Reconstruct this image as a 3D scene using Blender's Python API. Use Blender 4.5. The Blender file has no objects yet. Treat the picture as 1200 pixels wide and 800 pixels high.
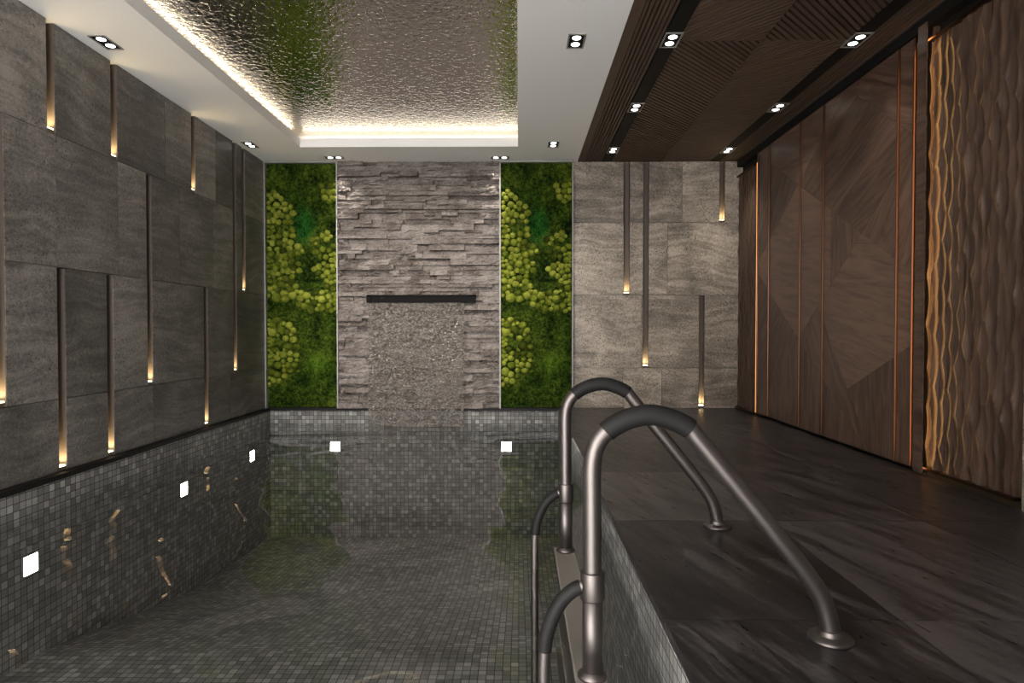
import bpy, math, random
from mathutils import Vector, Euler, Matrix, noise
C = bpy.context.scene.collection
SC = bpy.context.scene
PI = math.pi
R = random.Random(7)

# ------------------------------------------------------------------ camera
F = 735.0
ROT = Euler((PI/2 - math.atan(14/F), 0, math.atan(8/F)), 'XYZ')
RM = ROT.to_matrix()
def ray(px, py):
    return RM @ Vector(((px-600)/F, (400-py)/F, -1))
_a, _b = ray(490, 190), ray(490, 477.5)
D = 3.0/(_a.z/_a.y - _b.z/_b.y)          # depth of the back wall, room height 3 m
E = -_b.z/_b.y*D                         # eye height above the deck
CAM = Vector((0, 0, E))
def onY(px, py, Y):
    d = ray(px, py); return CAM + d*(Y/d.y)
def onX(px, py, X):
    d = ray(px, py); return CAM + d*(X/d.x)
def onZ(px, py, Z):
    d = ray(px, py); return CAM + d*((Z-E)/d.z)

cd = bpy.data.cameras.new('camera'); cam = bpy.data.objects.new('camera', cd); C.objects.link(cam)
cam.location = CAM; cam.rotation_euler = ROT
cd.sensor_width = 36; cd.lens = F/1200*36; cd.clip_start = .05
SC.camera = cam

# ------------------------------------------------------------------ helpers
class MB:
    """collects polygons (with uv, tone, material slot) into one mesh"""
    def __init__(s): s.v = []; s.f = []; s.uv = []; s.t = []; s.m = []
    def face(s, pts, uv=None, tone=.5, m=0):
        b = len(s.v); s.v += [tuple(p) for p in pts]; n = len(pts)
        s.f.append(tuple(range(b, b+n)))
        s.uv.append(uv if uv else [(0, 0)]*n); s.t.append(tone); s.m.append(m)
    def box(s, x0, x1, y0, y1, z0, z1, tone=.5, m=0, off=(0, 0), mat=None):
        P = lambda x, y, z: (mat @ Vector((x, y, z))) if mat else (x, y, z)
        ou, ov = off
        X = [(x0, x1)]
        def q(a, uvs): s.face([P(*p) for p in a], [(u+ou, v+ov) for u, v in uvs], tone, m)
        q([(x0,y0,z0),(x1,y0,z0),(x1,y0,z1),(x0,y0,z1)], [(x0,z0),(x1,z0),(x1,z1),(x0,z1)])
        q([(x1,y1,z0),(x0,y1,z0),(x0,y1,z1),(x1,y1,z1)], [(x1,z0),(x0,z0),(x0,z1),(x1,z1)])
        q([(x0,y1,z0),(x0,y0,z0),(x0,y0,z1),(x0,y1,z1)], [(y1,z0),(y0,z0),(y0,z1),(y1,z1)])
        q([(x1,y0,z0),(x1,y1,z0),(x1,y1,z1),(x1,y0,z1)], [(y0,z0),(y1,z0),(y1,z1),(y0,z1)])
        q([(x0,y0,z1),(x1,y0,z1),(x1,y1,z1),(x0,y1,z1)], [(x0,y0),(x1,y0),(x1,y1),(x0,y1)])
        q([(x0,y1,z0),(x1,y1,z0),(x1,y0,z0),(x0,y0,z0)], [(x0,y1),(x1,y1),(x1,y0),(x0,y0)])
    def tube(s, pts, r, n=14, caps=True, m=0, rads=None):
        pts = [Vector(p) for p in pts]; k = len(pts); rings = []
        up = None
        for i, p in enumerate(pts):
            t = (pts[min(i+1, k-1)] - pts[max(i-1, 0)]).normalized()
            if up is None:
                up = Vector((0, 1, 0)) if abs(t.y) < .9 else Vector((1, 0, 0))
            a = t.cross(up).normalized(); b = a.cross(t).normalized(); up = b
            rr = rads[i] if rads else r
            rings.append([p + a*math.cos(2*PI*j/n)*rr + b*math.sin(2*PI*j/n)*rr for j in range(n)])
        b0 = len(s.v)
        for rg in rings: s.v += [tuple(p) for p in rg]
        for i in range(k-1):
            for j in range(n):
                j2 = (j+1) % n
                s.f.append((b0+i*n+j, b0+(i+1)*n+j, b0+(i+1)*n+j2, b0+i*n+j2))
                s.uv.append([(0, 0)]*4); s.t.append(.5); s.m.append(m)
        if caps:
            s.face(rings[0], None, .5, m); s.face(list(reversed(rings[-1])), None, .5, m)
    def lathe(s, c, prof, n=28, m=0):
        """profile of (radius, height) round the z axis through c"""
        c = Vector(c); b0 = len(s.v)
        for (r, h) in prof:
            for j in range(n):
                a = 2*PI*j/n; s.v.append((c.x+r*math.cos(a), c.y+r*math.sin(a), c.z+h))
        for i in range(len(prof)-1):
            for j in range(n):
                j2 = (j+1) % n
                s.f.append((b0+i*n+j, b0+i*n+j2, b0+(i+1)*n+j2, b0+(i+1)*n+j))
                s.uv.append([(0, 0)]*4); s.t.append(.5); s.m.append(m)
    def grid(s, fn, nu, nv, tone=.5, m=0, uvfn=None):
        b0 = len(s.v); UV = []
        for i in range(nu+1):
            for j in range(nv+1):
                s.v.append(tuple(fn(i/nu, j/nv))); UV.append(uvfn(i/nu, j/nv) if uvfn else (i/nu, j/nv))
        for i in range(nu):
            for j in range(nv):
                q = (i*(nv+1)+j, (i+1)*(nv+1)+j, (i+1)*(nv+1)+j+1, i*(nv+1)+j+1)
                s.f.append(tuple(b0+x for x in q)); s.uv.append([UV[x] for x in q]); s.t.append(tone); s.m.append(m)
    def prism(s, poly, vec, uv=None, tone=.5, m=0):
        """planar polygon pushed along vec; front face carries uv"""
        vec = Vector(vec); A = [Vector(p) for p in poly]; B = [p+vec for p in A]; n = len(A)
        uv = uv or [(0, 0)]*n
        s.face(A, uv, tone, m); s.face(list(reversed(B)), list(reversed(uv)), tone, m)
        for i in range(n):
            j = (i+1) % n
            s.face([A[j], A[i], B[i], B[j]], [uv[j], uv[i], uv[i], uv[j]], tone, m)
    def build(s, name, mats, parent=None, smooth=False, bevel=0, loc=None, merge=False):
        me = bpy.data.meshes.new(name)
        me.from_pydata(s.v, [], s.f)
        ul = me.uv_layers.new(name='UVMap'); k = 0; flat = []
        for u in s.uv:
            for c in u: flat += [c[0], c[1]]
        ul.data.foreach_set('uv', flat)
        at = me.attributes.new('tone', 'FLOAT', 'FACE'); at.data.foreach_set('value', s.t)
        me.polygons.foreach_set('material_index', s.m)
        if smooth: me.polygons.foreach_set('use_smooth', [True]*len(s.f))
        for mt in (mats if isinstance(mats, (list, tuple)) else [mats]): me.materials.append(mt)
        me.update()
        o = bpy.data.objects.new(name, me); C.objects.link(o)
        if loc is not None:
            me.transform(Matrix.Translation(-Vector(loc))); o.location = loc
        if bevel:
            w = o.modifiers.new('weld', 'WELD'); w.merge_threshold = 1e-5
            b = o.modifiers.new('bevel', 'BEVEL'); b.width = bevel; b.segments = 2; b.limit_method = 'ANGLE'; b.angle_limit = .7
        if parent:
            o.parent = parent
            o.location = Vector(loc or (0, 0, 0)) - parent_world(parent)
        return o
def parent_world(p):
    w = Vector(p.location)
    while p.parent: p = p.parent; w += Vector(p.location)
    return w
def tag(o, label, cat=None, group=None, kind=None):
    if label: o['label'] = label
    if cat: o['category'] = cat
    if group: o['group'] = group
    if kind: o['kind'] = kind
    return o
def empty(name, loc, label, cat, group=None):
    o = bpy.data.objects.new(name, None); C.objects.link(o); o.location = loc; o.empty_display_size = .1
    return tag(o, label, cat, group)
def struct(o): o['kind'] = 'structure'; return o
def copy_tree(o, loc=None, parent=None):
    kids = [k for k in bpy.data.objects if k.parent == o]
    c = o.copy(); C.objects.link(c)
    if parent: c.parent = parent
    if loc is not None: c.location = loc
    for k in kids: copy_tree(k, None, c)
    return c

# ------------------------------------------------------------------ materials
class NT:
    def __init__(s, name):
        s.mat = bpy.data.materials.new(name); s.mat.use_nodes = True; s.t = s.mat.node_tree
        s.t.nodes.clear(); s.out = s.n('ShaderNodeOutputMaterial')
    def n(s, kind, **kw):
        x = s.t.nodes.new(kind)
        for k, v in kw.items():
            if k == 'inp':
                for a, b in v.items():
                    if hasattr(b, 'is_output') or isinstance(b, bpy.types.NodeSocket): s.t.links.new(b, x.inputs[a])
                    else: x.inputs[a].default_value = b
            else: setattr(x, k, v)
        return x
    def math(s, op, a, b=0.0, c=0.0, clamp=False):
        x = s.n('ShaderNodeMath', operation=op, use_clamp=clamp)
        for i, v in enumerate((a, b, c)):
            if isinstance(v, bpy.types.NodeSocket): s.t.links.new(v, x.inputs[i])
            else: x.inputs[i].default_value = v
        return x.outputs[0]
    def noise(s, vec, scale, detail=4, rough=.55, dist=0.0):
        return s.n('ShaderNodeTexNoise', inp={'Vector': vec, 'Scale': scale, 'Detail': detail, 'Roughness': rough, 'Distortion': dist}).outputs['Fac']
    def mapv(s, vec, loc=(0, 0, 0), rot=(0, 0, 0), sc=(1, 1, 1)):
        return s.n('ShaderNodeMapping', inp={'Vector': vec, 'Location': loc, 'Rotation': rot, 'Scale': sc}).outputs[0]
    def ramp(s, fac, stops, interp='LINEAR'):
        x = s.n('ShaderNodeValToRGB', inp={'Fac': fac}); cr = x.color_ramp; cr.interpolation = interp
        while len(cr.elements) < len(stops): cr.elements.new(.5)
        for e, (p, c) in zip(cr.elements, stops):
            e.position = p; e.color = (*c, 1) if len(c) == 3 else c
        return x.outputs['Color']
    def rng(s, v, a, b, c, d):
        return s.n('ShaderNodeMapRange', inp={'Value': v, 'From Min': a, 'From Max': b, 'To Min': c, 'To Max': d}).outputs[0]
    def mix(s, fac, a, b, mode='MIX'):
        x = s.n('ShaderNodeMix', data_type='RGBA', blend_type=mode)
        for i, v in ((0, fac), (6, a), (7, b)):
            if isinstance(v, bpy.types.NodeSocket): s.t.links.new(v, x.inputs[i])
            else: x.inputs[i].default_value = v if not isinstance(v, tuple) or len(v) == 4 else (*v, 1)
        return x.outputs[2]
    def bump(s, h, strength=.3, dist=.01, normal=None):
        x = s.n('ShaderNodeBump', inp={'Height': h, 'Strength': strength, 'Distance': dist})
        if normal: s.t.links.new(normal, x.inputs['Normal'])
        return x.outputs[0]
    def pbr(s, col, rough=.5, metal=0.0, normal=None, spec=.5, emis=None, es=0.0):
        x = s.n('ShaderNodeBsdfPrincipled')
        def put(k, v):
            if isinstance(v, bpy.types.NodeSocket): s.t.links.new(v, x.inputs[k])
            else: x.inputs[k].default_value = (*v, 1) if isinstance(v, tuple) and len(v) == 3 else v
        put('Base Color', col); put('Roughness', rough); put('Metallic', metal); put('Specular IOR Level', spec)
        if normal: put('Normal', normal)
        if emis: put('Emission Color', emis); put('Emission Strength', es)
        s.t.links.new(x.outputs[0], s.out.inputs[0]); return s.mat
    def uv(s): return s.n('ShaderNodeUVMap', uv_map='UVMap').outputs[0]
    def obj(s): return s.n('ShaderNodeTexCoord').outputs['Object']
    def pos(s): return s.n('ShaderNodeNewGeometry').outputs['Position']
    def tone(s): return s.n('ShaderNodeAttribute', attribute_name='tone').outputs['Fac']

def plain(name, col, rough=.5, metal=0.0, spec=.5, bumpy=0.0, bscale=60):
    m = NT(name); v = m.pos(); nz = m.noise(v, bscale, 3)
    c = m.mix(m.math('MULTIPLY', nz, .35), col, tuple(x*.7 for x in col))
    return m.pbr(c, rough, metal, m.bump(nz, bumpy, .004) if bumpy else None, spec)
def emit(name, col, st):
    m = NT(name); e = m.n('ShaderNodeEmission', inp={'Color': (*col, 1), 'Strength': st})
    m.t.links.new(e.outputs[0], m.out.inputs[0]); return m.mat

def mat_stone(name, tint=(1, 1, 1), rough=.38):
    m = NT(name); uv = m.uv(); t = m.tone()
    v3 = m.n('ShaderNodeCombineXYZ', inp={'Z': m.math('MULTIPLY', t, 37.0)}).outputs[0]
    v = m.n('ShaderNodeVectorMath', operation='ADD', inp={0: uv, 1: v3}).outputs[0]
    big = m.noise(v, 1.7, 5, .6, .5)
    wv = m.n('ShaderNodeVectorMath', operation='ADD', inp={0: v, 1: m.n('ShaderNodeVectorMath', operation='SCALE', inp={0: m.n('ShaderNodeTexNoise', inp={'Vector': v, 'Scale': 1.1}).outputs['Color'], 3: .45}).outputs[0]}).outputs[0]
    band = m.noise(m.mapv(wv, sc=(.7, 7, 1)), 2.2, 5, .6)
    fine = m.noise(v, 42, 5, .75)
    grit = m.noise(v, 120, 3, .75)
    pitmask = m.rng(m.noise(v, 3.5, 3), .38, .56, 0, 1)
    vor = m.n('ShaderNodeTexVoronoi', inp={'Vector': m.n('ShaderNodeVectorMath', operation='ADD', inp={0: v, 1: m.n('ShaderNodeVectorMath', operation='SCALE', inp={0: m.n('ShaderNodeTexNoise', inp={'Vector': v, 'Scale': 40.0}).outputs['Color'], 3: .03}).outputs[0]}).outputs[0], 'Scale': 42.0}).outputs['Distance']
    pit = m.math('MULTIPLY', m.rng(vor, .22, .34, 1, 0), pitmask, clamp=True)
    s1 = m.math('ADD', m.math('MULTIPLY', big, .35), m.math('MULTIPLY', band, .32))
    s2 = m.math('ADD', s1, m.math('ADD', m.math('MULTIPLY', fine, .36), m.math('MULTIPLY', grit, .3)))
    s3 = m.math('ADD', s2, m.math('MULTIPLY', m.math('SUBTRACT', m.math('FRACT', m.math('MULTIPLY', t, 13.7)), .5), .1))
    c = m.ramp(s3, [(.545, tuple(.05*x for x in tint)), (.665, tuple(.135*x for x in tint)), (.80, tuple(.31*x for x in tint))])
    c = m.mix(m.math('MULTIPLY', pit, .75), c, (.03, .026, .022))
    h = m.math('SUBTRACT', m.math('MULTIPLY', fine, .4), pit)
    return m.pbr(c, m.rng(fine, .3, .7, rough-.08, rough+.12), 0, m.bump(h, .35, .004), .4)

def mat_wood(name, dark, light, rough=.42, along=0, coord='uv', fine=38, coat=.4, tv=.5, bs=.12):
    m = NT(name); v = m.uv() if coord == 'uv' else m.obj(); t = m.tone()
    v3 = m.n('ShaderNodeCombineXYZ', inp={'Z': m.math('MULTIPLY', t, 23.0)}).outputs[0]
    v = m.n('ShaderNodeVectorMath', operation='ADD', inp={0: v, 1: v3}).outputs[0]
    sc1 = (1.6, 13, 1) if along == 0 else (13, 1.6, 1)
    sc2 = (2.2, fine*2, 1) if along == 0 else (fine*2, 2.2, 1)
    g1 = m.noise(m.mapv(v, sc=sc1), 1.0, 6, .6, 1.3)
    g2 = m.noise(m.mapv(v, sc=sc2), 1.3, 4, .65, .4)
    s = m.math('ADD', m.math('MULTIPLY', g1, .75), m.math('MULTIPLY', g2, .4))
    s = m.math('ADD', s, m.math('MULTIPLY', m.math('SUBTRACT', t, .5), tv))
    c = m.ramp(s, [(.42, dark), (.7, light), (.85, tuple(x*1.25 for x in light))])
    return m.pbr(c, m.rng(g2, .3, .7, rough-.07, rough+.1), 0, m.bump(g2, bs, .003) if bs else None, coat)

def mat_mosaic():
    m = NT('mosaic_tile'); uv = m.uv(); P = .0485
    q = m.n('ShaderNodeVectorMath', operation='SCALE', inp={0: uv, 3: 1/P}).outputs[0]
    cell = m.n('ShaderNodeVectorMath', operation='FLOOR', inp={0: q}).outputs[0]
    fr = m.n('ShaderNodeVectorMath', operation='FRACTION', inp={0: q}).outputs[0]
    sx = m.n('ShaderNodeSeparateXYZ', inp={0: fr})
    def edge(x):
        return m.math('MINIMUM', x, m.math('SUBTRACT', 1.0, x))
    e = m.math('MINIMUM', edge(sx.outputs[0]), edge(sx.outputs[1]))
    mask = m.rng(e, .035, .065, 0, 1)
    w = m.n('ShaderNodeTexWhiteNoise', noise_dimensions='2D', inp={'Vector': cell})
    val = w.outputs['Value']
    c = m.ramp(val, [(0, (.12, .117, .112)), (.5, (.205, .201, .193)), (.85, (.3, .295, .284)), (1, (.41, .405, .39))])
    nz = m.noise(uv, 60, 3)
    c = m.mix(m.math('MULTIPLY', nz, .5), c, (.08, .077, .072))
    c = m.mix(mask, (.03, .029, .028), c)
    return m.pbr(c, m.rng(mask, 0, 1, .8, .48), 0, m.bump(mask, .3, .003), .35)

def mat_deck():
    m = NT('deck_slate'); uv = m.uv(); t = m.tone()
    v3 = m.n('ShaderNodeCombineXYZ', inp={'Z': m.math('MULTIPLY', t, 31.0)}).outputs[0]
    v = m.n('ShaderNodeVectorMath', operation='ADD', inp={0: uv, 1: v3}).outputs[0]
    r = m.mapv(v, rot=(0, 0, math.radians(73)))
    st = m.noise(m.mapv(r, sc=(.8, 6, 1)), 2.4, 7, .66, .4)
    st2 = m.noise(m.mapv(r, sc=(2.5, 22, 1)), 2.0, 5, .65, .2)
    fine = m.noise(v, 40, 5, .7)
    s = m.math('ADD', m.math('MULTIPLY', st, .6), m.math('ADD', m.math('MULTIPLY', st2, .35), m.math('MULTIPLY', fine, .2)))
    s = m.math('ADD', s, m.math('MULTIPLY', m.math('SUBTRACT', t, .5), .1))
    c = m.ramp(s, [(.49, (.0078, .007, .0074)), (.575, (.0245, .0218, .0224)), (.66, (.07, .0625, .062))])
    # thin pale veins
    vn = m.noise(m.mapv(v, rot=(0, 0, .9), sc=(1, 2.2, 1)), 1.3, 3, .5, .6)
    vein = m.math('MULTIPLY', m.rng(m.math('ABSOLUTE', m.math('SUBTRACT', vn, .5)), 0, .0035, 1, 0), m.rng(m.noise(v, 2.1, 2), .52, .62, 0, .5), clamp=True)
    c = m.mix(vein, c, (.16, .14, .125))
    return m.pbr(c, m.rng(st2, .3, .7, .26, .42), 0, m.bump(m.math('ADD', st2, fine), .12, .003), .42)

def mat_ledge():
    m = NT('ledge_stone'); v = m.pos(); t = m.tone()
    f = m.noise(m.mapv(v, sc=(1, 1, 1.6)), 45, 5, .7); b = m.noise(v, 6, 3)
    s = m.math('ADD', m.math('MULTIPLY', f, .5), m.math('ADD', m.math('MULTIPLY', b, .35), m.math('MULTIPLY', t, .13)))
    c = m.ramp(s, [(.39, (.10, .083, .074)), (.5, (.215, .188, .172)), (.64, (.34, .305, .285))])
    return m.pbr(c, .75, 0, m.bump(f, 1.0, .012), .25)

def mat_moss_flat():
    m = NT('flat_moss'); v = m.obj()
    n1 = m.noise(v, 4.2, 4, .6); n2 = m.noise(v, 26, 5, .7); n3 = m.noise(v, 110, 4, .75)
    s = m.math('ADD', m.math('MULTIPLY', n1, .4), m.math('ADD', m.math('MULTIPLY', n2, .5), m.math('MULTIPLY', n3, .4)))
    c = m.ramp(s, [(.535, (.003, .008, .001)), (.61, (.024, .058, .005)), (.67, (.07, .135, .01)), (.75, (.22, .28, .03))])
    def blob(x, z, rx, rz, col, amt):
        nonlocal c
        d = m.n('ShaderNodeVectorMath', operation='LENGTH', inp={0: m.mapv(v, loc=(-x/rx, 0, -z/rz), sc=(1/rx, 0, 1/rz))}).outputs['Value']
        d = m.math('ADD', d, m.math('MULTIPLY', m.math('SUBTRACT', n2, .5), 1.2))
        k = m.math('MULTIPLY', m.rng(d, .45, 1.1, amt, 0), m.rng(n3, .3, .65, .35, 1), clamp=True)
        q = m.n('ShaderNodeVectorMath', operation='SCALE', inp={0: col, 3: m.rng(s, .56, .8, .08, 1.9)}).outputs[0]
        c = m.mix(k, c, q)
    blob(.02, 2.23, .17, .27, (.014, .21, .03), .95)      # emerald patch
    blob(.0, 2.62, .16, .2, (.10, .17, .01), .6)
    blob(-.1, 2.5, .2, .3, (.03, .13, .012), .5)
    blob(.2, .5, .2, .22, (.15, .3, .02), .85)            # bright tuft
    blob(.03, .28, .25, .2, (.05, .12, .01), .6)
    return m.pbr(c, .9, 0, m.bump(m.math('ADD', n2, n3), 1.0, .06), .1)

def mat_cushion():
    m = NT('cushion_moss'); v = m.pos(); t = m.tone()
    oi = m.n('ShaderNodeObjectInfo').outputs['Random']
    n = m.noise(v, 160, 4, .75); b = m.noise(v, 7, 2)
    s = m.math('ADD', m.math('MULTIPLY', n, .45), m.math('ADD', m.math('MULTIPLY', oi, .25), m.math('MULTIPLY', b, .45)))
    c = m.ramp(s, [(.42, (.032, .046, .004)), (.56, (.125, .158, .013)), (.74, (.29, .325, .045))])
    return m.pbr(c, .95, 0, m.bump(n, .9, .012), .1)

def mat_water():
    m = NT('pool_water'); v = m.pos()
    w1 = m.noise(m.mapv(v, sc=(1, 1.0, 1)), 1.25, 1, .4, .6)
    w2 = m.noise(m.mapv(v, loc=(3, 5, 0), sc=(1, 1.5, 1)), 4.2, 2, .4, .6)
    h = m.math('ADD', w1, m.math('MULTIPLY', w2, .012))
    nb = m.bump(h, 1.0, .085)
    fr = m.n('ShaderNodeFresnel', inp={'IOR': 1.33, 'Normal': nb}).outputs[0]
    tr = m.n('ShaderNodeBsdfTransparent', inp={'Color': (.93, .945, .94, 1)})
    gl = m.n('ShaderNodeBsdfGlossy', inp={'Color': (1, 1, 1, 1), 'Roughness': 0.0, 'Normal': nb})
    mx = m.n('ShaderNodeMixShader', inp={0: fr, 1: tr.outputs[0], 2: gl.outputs[0]})
    m.t.links.new(mx.outputs[0], m.out.inputs[0]); return m.mat

def mat_sheet():
    m = NT('falling_water'); v = m.pos()
    n = m.noise(m.mapv(v, sc=(1, 1, 1.3)), 42, 5, .75, .8); n2 = m.noise(m.mapv(v, sc=(1, 1, 2.2)), 9, 4, .6, .8)
    nb = m.bump(m.math('ADD', n, n2), 1.0, .03)
    rf = m.n('ShaderNodeBsdfRefraction', inp={'IOR': 1.2, 'Roughness': .02, 'Normal': nb})
    tr = m.n('ShaderNodeBsdfTransparent', inp={'Color': (.95, .95, .95, 1)})
    df = m.n('ShaderNodeBsdfDiffuse', inp={'Color': m.ramp(m.noise(m.mapv(v, loc=(4, 0, 2), sc=(1, 1, 1.6)), 48, 5, .8), [(.41, (.03, .026, .023)), (.5, (.14, .124, .11)), (.6, (.36, .325, .295))])})
    gl = m.n('ShaderNodeBsdfGlossy', inp={'Roughness': .12, 'Normal': nb})
    a = m.n('ShaderNodeMixShader', inp={0: .75, 1: rf.outputs[0], 2: tr.outputs[0]})
    foam = m.rng(m.math('ADD', n, m.math('MULTIPLY', n2, .5)), .64, .8, .05, .9)
    b = m.n('ShaderNodeMixShader', inp={0: foam, 1: a.outputs[0], 2: df.outputs[0]})
    c = m.n('ShaderNodeMixShader', inp={0: .06, 1: b.outputs[0], 2: gl.outputs[0]})
    m.t.links.new(c.outputs[0], m.out.inputs[0]); return m.mat

def mat_mirror():
    m = NT('hammered_mirror'); v = m.pos()
    n = m.noise(m.mapv(v, sc=(1, 1.0, 1)), 26, 2, .5, .3)
    n2 = m.noise(v, 45, 1, .5)
    h = m.math('ADD', n, m.math('MULTIPLY', n2, .12))
    return m.pbr((.52, .5, .475), .05, 1.0, m.bump(h, 1.0, .008))

M = {}
M['stone'] = mat_stone('grey_stone', (.88, .8, .73))
M['stone_warm_lit'] = mat_stone('warm_lit_grey_stone', (1.62, 1.39, 1.15))  # same stone, paler and warmer: downlight brightness put into the colour
M['mosaic'] = mat_mosaic()
M['deck'] = mat_deck()
M['coping'] = plain('black_coping_stone', (.009, .008, .0078), .5, 0, .2)
M['ledge'] = mat_ledge()
M['white'] = plain('white_plaster', (.86, .845, .83), .7)
M['walnut'] = mat_wood('walnut_veneer', (.034, .0195, .0135), (.135, .083, .06), .36, 0)
M['walnut_v'] = mat_wood('carved_walnut', (.024, .0135, .0092), (.085, .05, .034), .42, 1)
M['slat'] = mat_wood('ceiling_wood', (.058, .035, .0235), (.082, .05, .034), .55, 0, tv=.12, bs=.0)
M['black'] = plain('black_board', (.0055, .0052, .0052), .6, 0, .2)
M['blackmetal'] = plain('black_metal', (.0035, .003, .003), .6, 0, .1)
M['bronze'] = plain('bronze_metal', (.1, .05, .033), .32, 1.0)
M['channel'] = plain('brown_metal_channel', (.105, .082, .068), .45, .1)
M['brass'] = plain('brass_plinth', (.16, .125, .085), .35, .9)
M['steel'] = plain('brushed_steel', (.155, .137, .13), .48, 1.0, bumpy=.04, bscale=300)
M['rubber'] = plain('dark_rubber', (.0085, .0078, .0075), .65, 0, .25)
M['tread'] = plain('beige_step_tread', (.16, .142, .122), .6, bumpy=.1, bscale=200)
M['silver'] = plain('silver_frame', (.31, .3, .29), .45, .5)
M['flat_moss'] = mat_moss_flat()
M['cushion'] = mat_cushion()
M['water'] = mat_water()
M['sheet'] = mat_sheet()
M['mirror'] = mat_mirror()
M['lamp'] = emit('downlight_lens', (1, .97, .92), 6)
M['poollamp'] = emit('pool_light_lens', (1, .94, .84), 32)
M['strip'] = emit('strip_lamp_lens', (1, .86, .5), 7)
M['cove'] = emit('cove_led', (1, .84, .62), 8)
M['amber'] = emit('amber_led', (1, .52, .17), 17)
M['amber_dim'] = emit('dim_amber_led', (1, .45, .14), 2)

def spot(loc, energy, col=(1, .92, .82), ang=80, blend=.8, size=.04, parent=None, aim=None):
    l = bpy.data.lights.new('spot', 'SPOT'); l.energy = energy; l.color = col
    l.spot_size = math.radians(ang); l.spot_blend = blend; l.shadow_soft_size = size
    o = bpy.data.objects.new('spot', l); C.objects.link(o); o.location = loc
    if aim is not None:
        o.rotation_euler = (Vector(aim)-Vector(loc)).to_track_quat('-Z', 'Y').to_euler()
    if parent: o.parent = parent; o.location = Vector(loc)-Vector(parent.location)
    return o
def area(loc, dirv, sx, sy, energy, col, spread=180, parent=None):
    l = bpy.data.lights.new('area', 'AREA'); l.shape = 'RECTANGLE'; l.size = sx; l.size_y = sy
    l.energy = energy; l.color = col; l.spread = math.radians(spread)
    o = bpy.data.objects.new('area', l); C.objects.link(o); o.location = loc
    o.rotation_euler = Vector(dirv).to_track_quat('-Z', 'Y').to_euler()
    if parent: o.parent = parent; o.location = Vector(loc)-Vector(parent.location)
    return o

# ------------------------------------------------------------------ main dimensions
H = 3.0
XL = onY(312.3, 330, D).x                # left stone wall
XM1, XS0, XS1, XM2 = onY(396, 330, D).x, onY(396.5, 330, D).x, onY(586.5, 330, D).x, onY(670.3, 330, D).x
XR = 2.66                                # right timber wall face
XP = onY(654, 480, D).x                  # pool's right edge
YB = -1.2                                # rear end of the room
ZW = -.205                               # water level
WT = .075                                # depth of the stone and of the slots in it
WOODX = onZ(676.8, 189.5, H).x           # where white ceiling meets timber ceiling

# ------------------------------------------------------------------ stone walls with slots
def stone_cells(mb, rows, seams_of, slots, umin, umax, to3, nrm, rnd):
    """rows of tiles minus the slot rectangles; each piece a slab WT deep"""
    g = .0024
    for ri, (v0, v1) in enumerate(rows):
        us = sorted(set([umin, umax] + [s for s in seams_of(ri) if umin < s < umax]))
        for u0, u1 in zip(us, us[1:]):
            tone = rnd.random(); off = (rnd.random()*20, rnd.random()*20)
            cu = {u0, u1}; cv = {v0, v1}
            for (a0, a1, b0, b1) in slots:
                if a1 > u0+1e-6 and a0 < u1-1e-6 and b1 > v0+1e-6 and b0 < v1-1e-6:
                    cu |= {max(u0, a0), min(u1, a1)}; cv |= {max(v0, b0), min(v1, b1)}
            cu = sorted(cu); cv = sorted(cv)
            for p0, p1 in zip(cu, cu[1:]):
                for q0, q1 in zip(cv, cv[1:]):
                    if p1-p0 < 1e-5 or q1-q0 < 1e-5: continue
                    mu, mv = (p0+p1)/2, (q0+q1)/2
                    if any(a0 < mu < a1 and b0 < mv < b1 for (a0, a1, b0, b1) in slots): continue
                    P0 = p0+g if p0 == u0 else p0; P1 = p1-g if p1 == u1 else p1
                    Q0 = q0+g if q0 == v0 else q0; Q1 = q1-g if q1 == v1 else q1
                    if P1-P0 < .002: continue
                    c = [(P0, Q0), (P1, Q0), (P1, Q1), (P0, Q1)]
                    mb.prism([to3(u, v) for u, v in c], Vector(nrm)*-WT, [(u+off[0], v+off[1]) for u, v in c], tone)
rows = [(0, .491), (.491, 1.378), (1.378, 2.262), (2.262, H)]
SW = .076                                # slot width
L_SL = []                                # (far face Y, bottom, top)
for px, b, t in ((64.3, 2.262, H), (137.2, 2.262, H), (229, 2.262, H), (277, .491, H), (287.2, 1.378, H),
                 (5.5, .491, 2.262), (77.5, 0.0, 1.378), (133.5, 0.0, 1.378), (178.5, .491, 2.262), (244, 0.0, 1.378)):
    py = 386 - (((b+t)/2)-E)*(608-px)/3.094
    L_SL.append((onX(px, py, XL).y, b, t))
lslots = [(y-SW, y, b, t) for (y, b, t) in L_SL]
lse = {0: [L_SL[8][0], 6.7, 3.0, 2.1, 1.2, .3], 1: [L_SL[6][0], L_SL[7][0], L_SL[8][0], L_SL[9][0], L_SL[3][0], L_SL[5][0], 2.9, 2.0, 1.1],
       2: [L_SL[0][0], L_SL[1][0], L_SL[8][0], 5.72, L_SL[3][0], 6.35, L_SL[5][0], 2.8, 1.9, 1.0], 3: [L_SL[0][0], L_SL[1][0], 5.49, L_SL[2][0], 6.41, L_SL[3][0], L_SL[4][0], 3.2, 2.3, 1.4]}
mb = MB()
stone_cells(mb, rows, lambda i: lse[i], lslots, YB, D, lambda u, v: (XL, u, v), (1, 0, 0), random.Random(3))
mb.box(XL-WT-.05, XL-WT, YB, D+.1, -.1, H+.1, .1)
struct(mb.build('wall_left', M['stone']))

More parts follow.
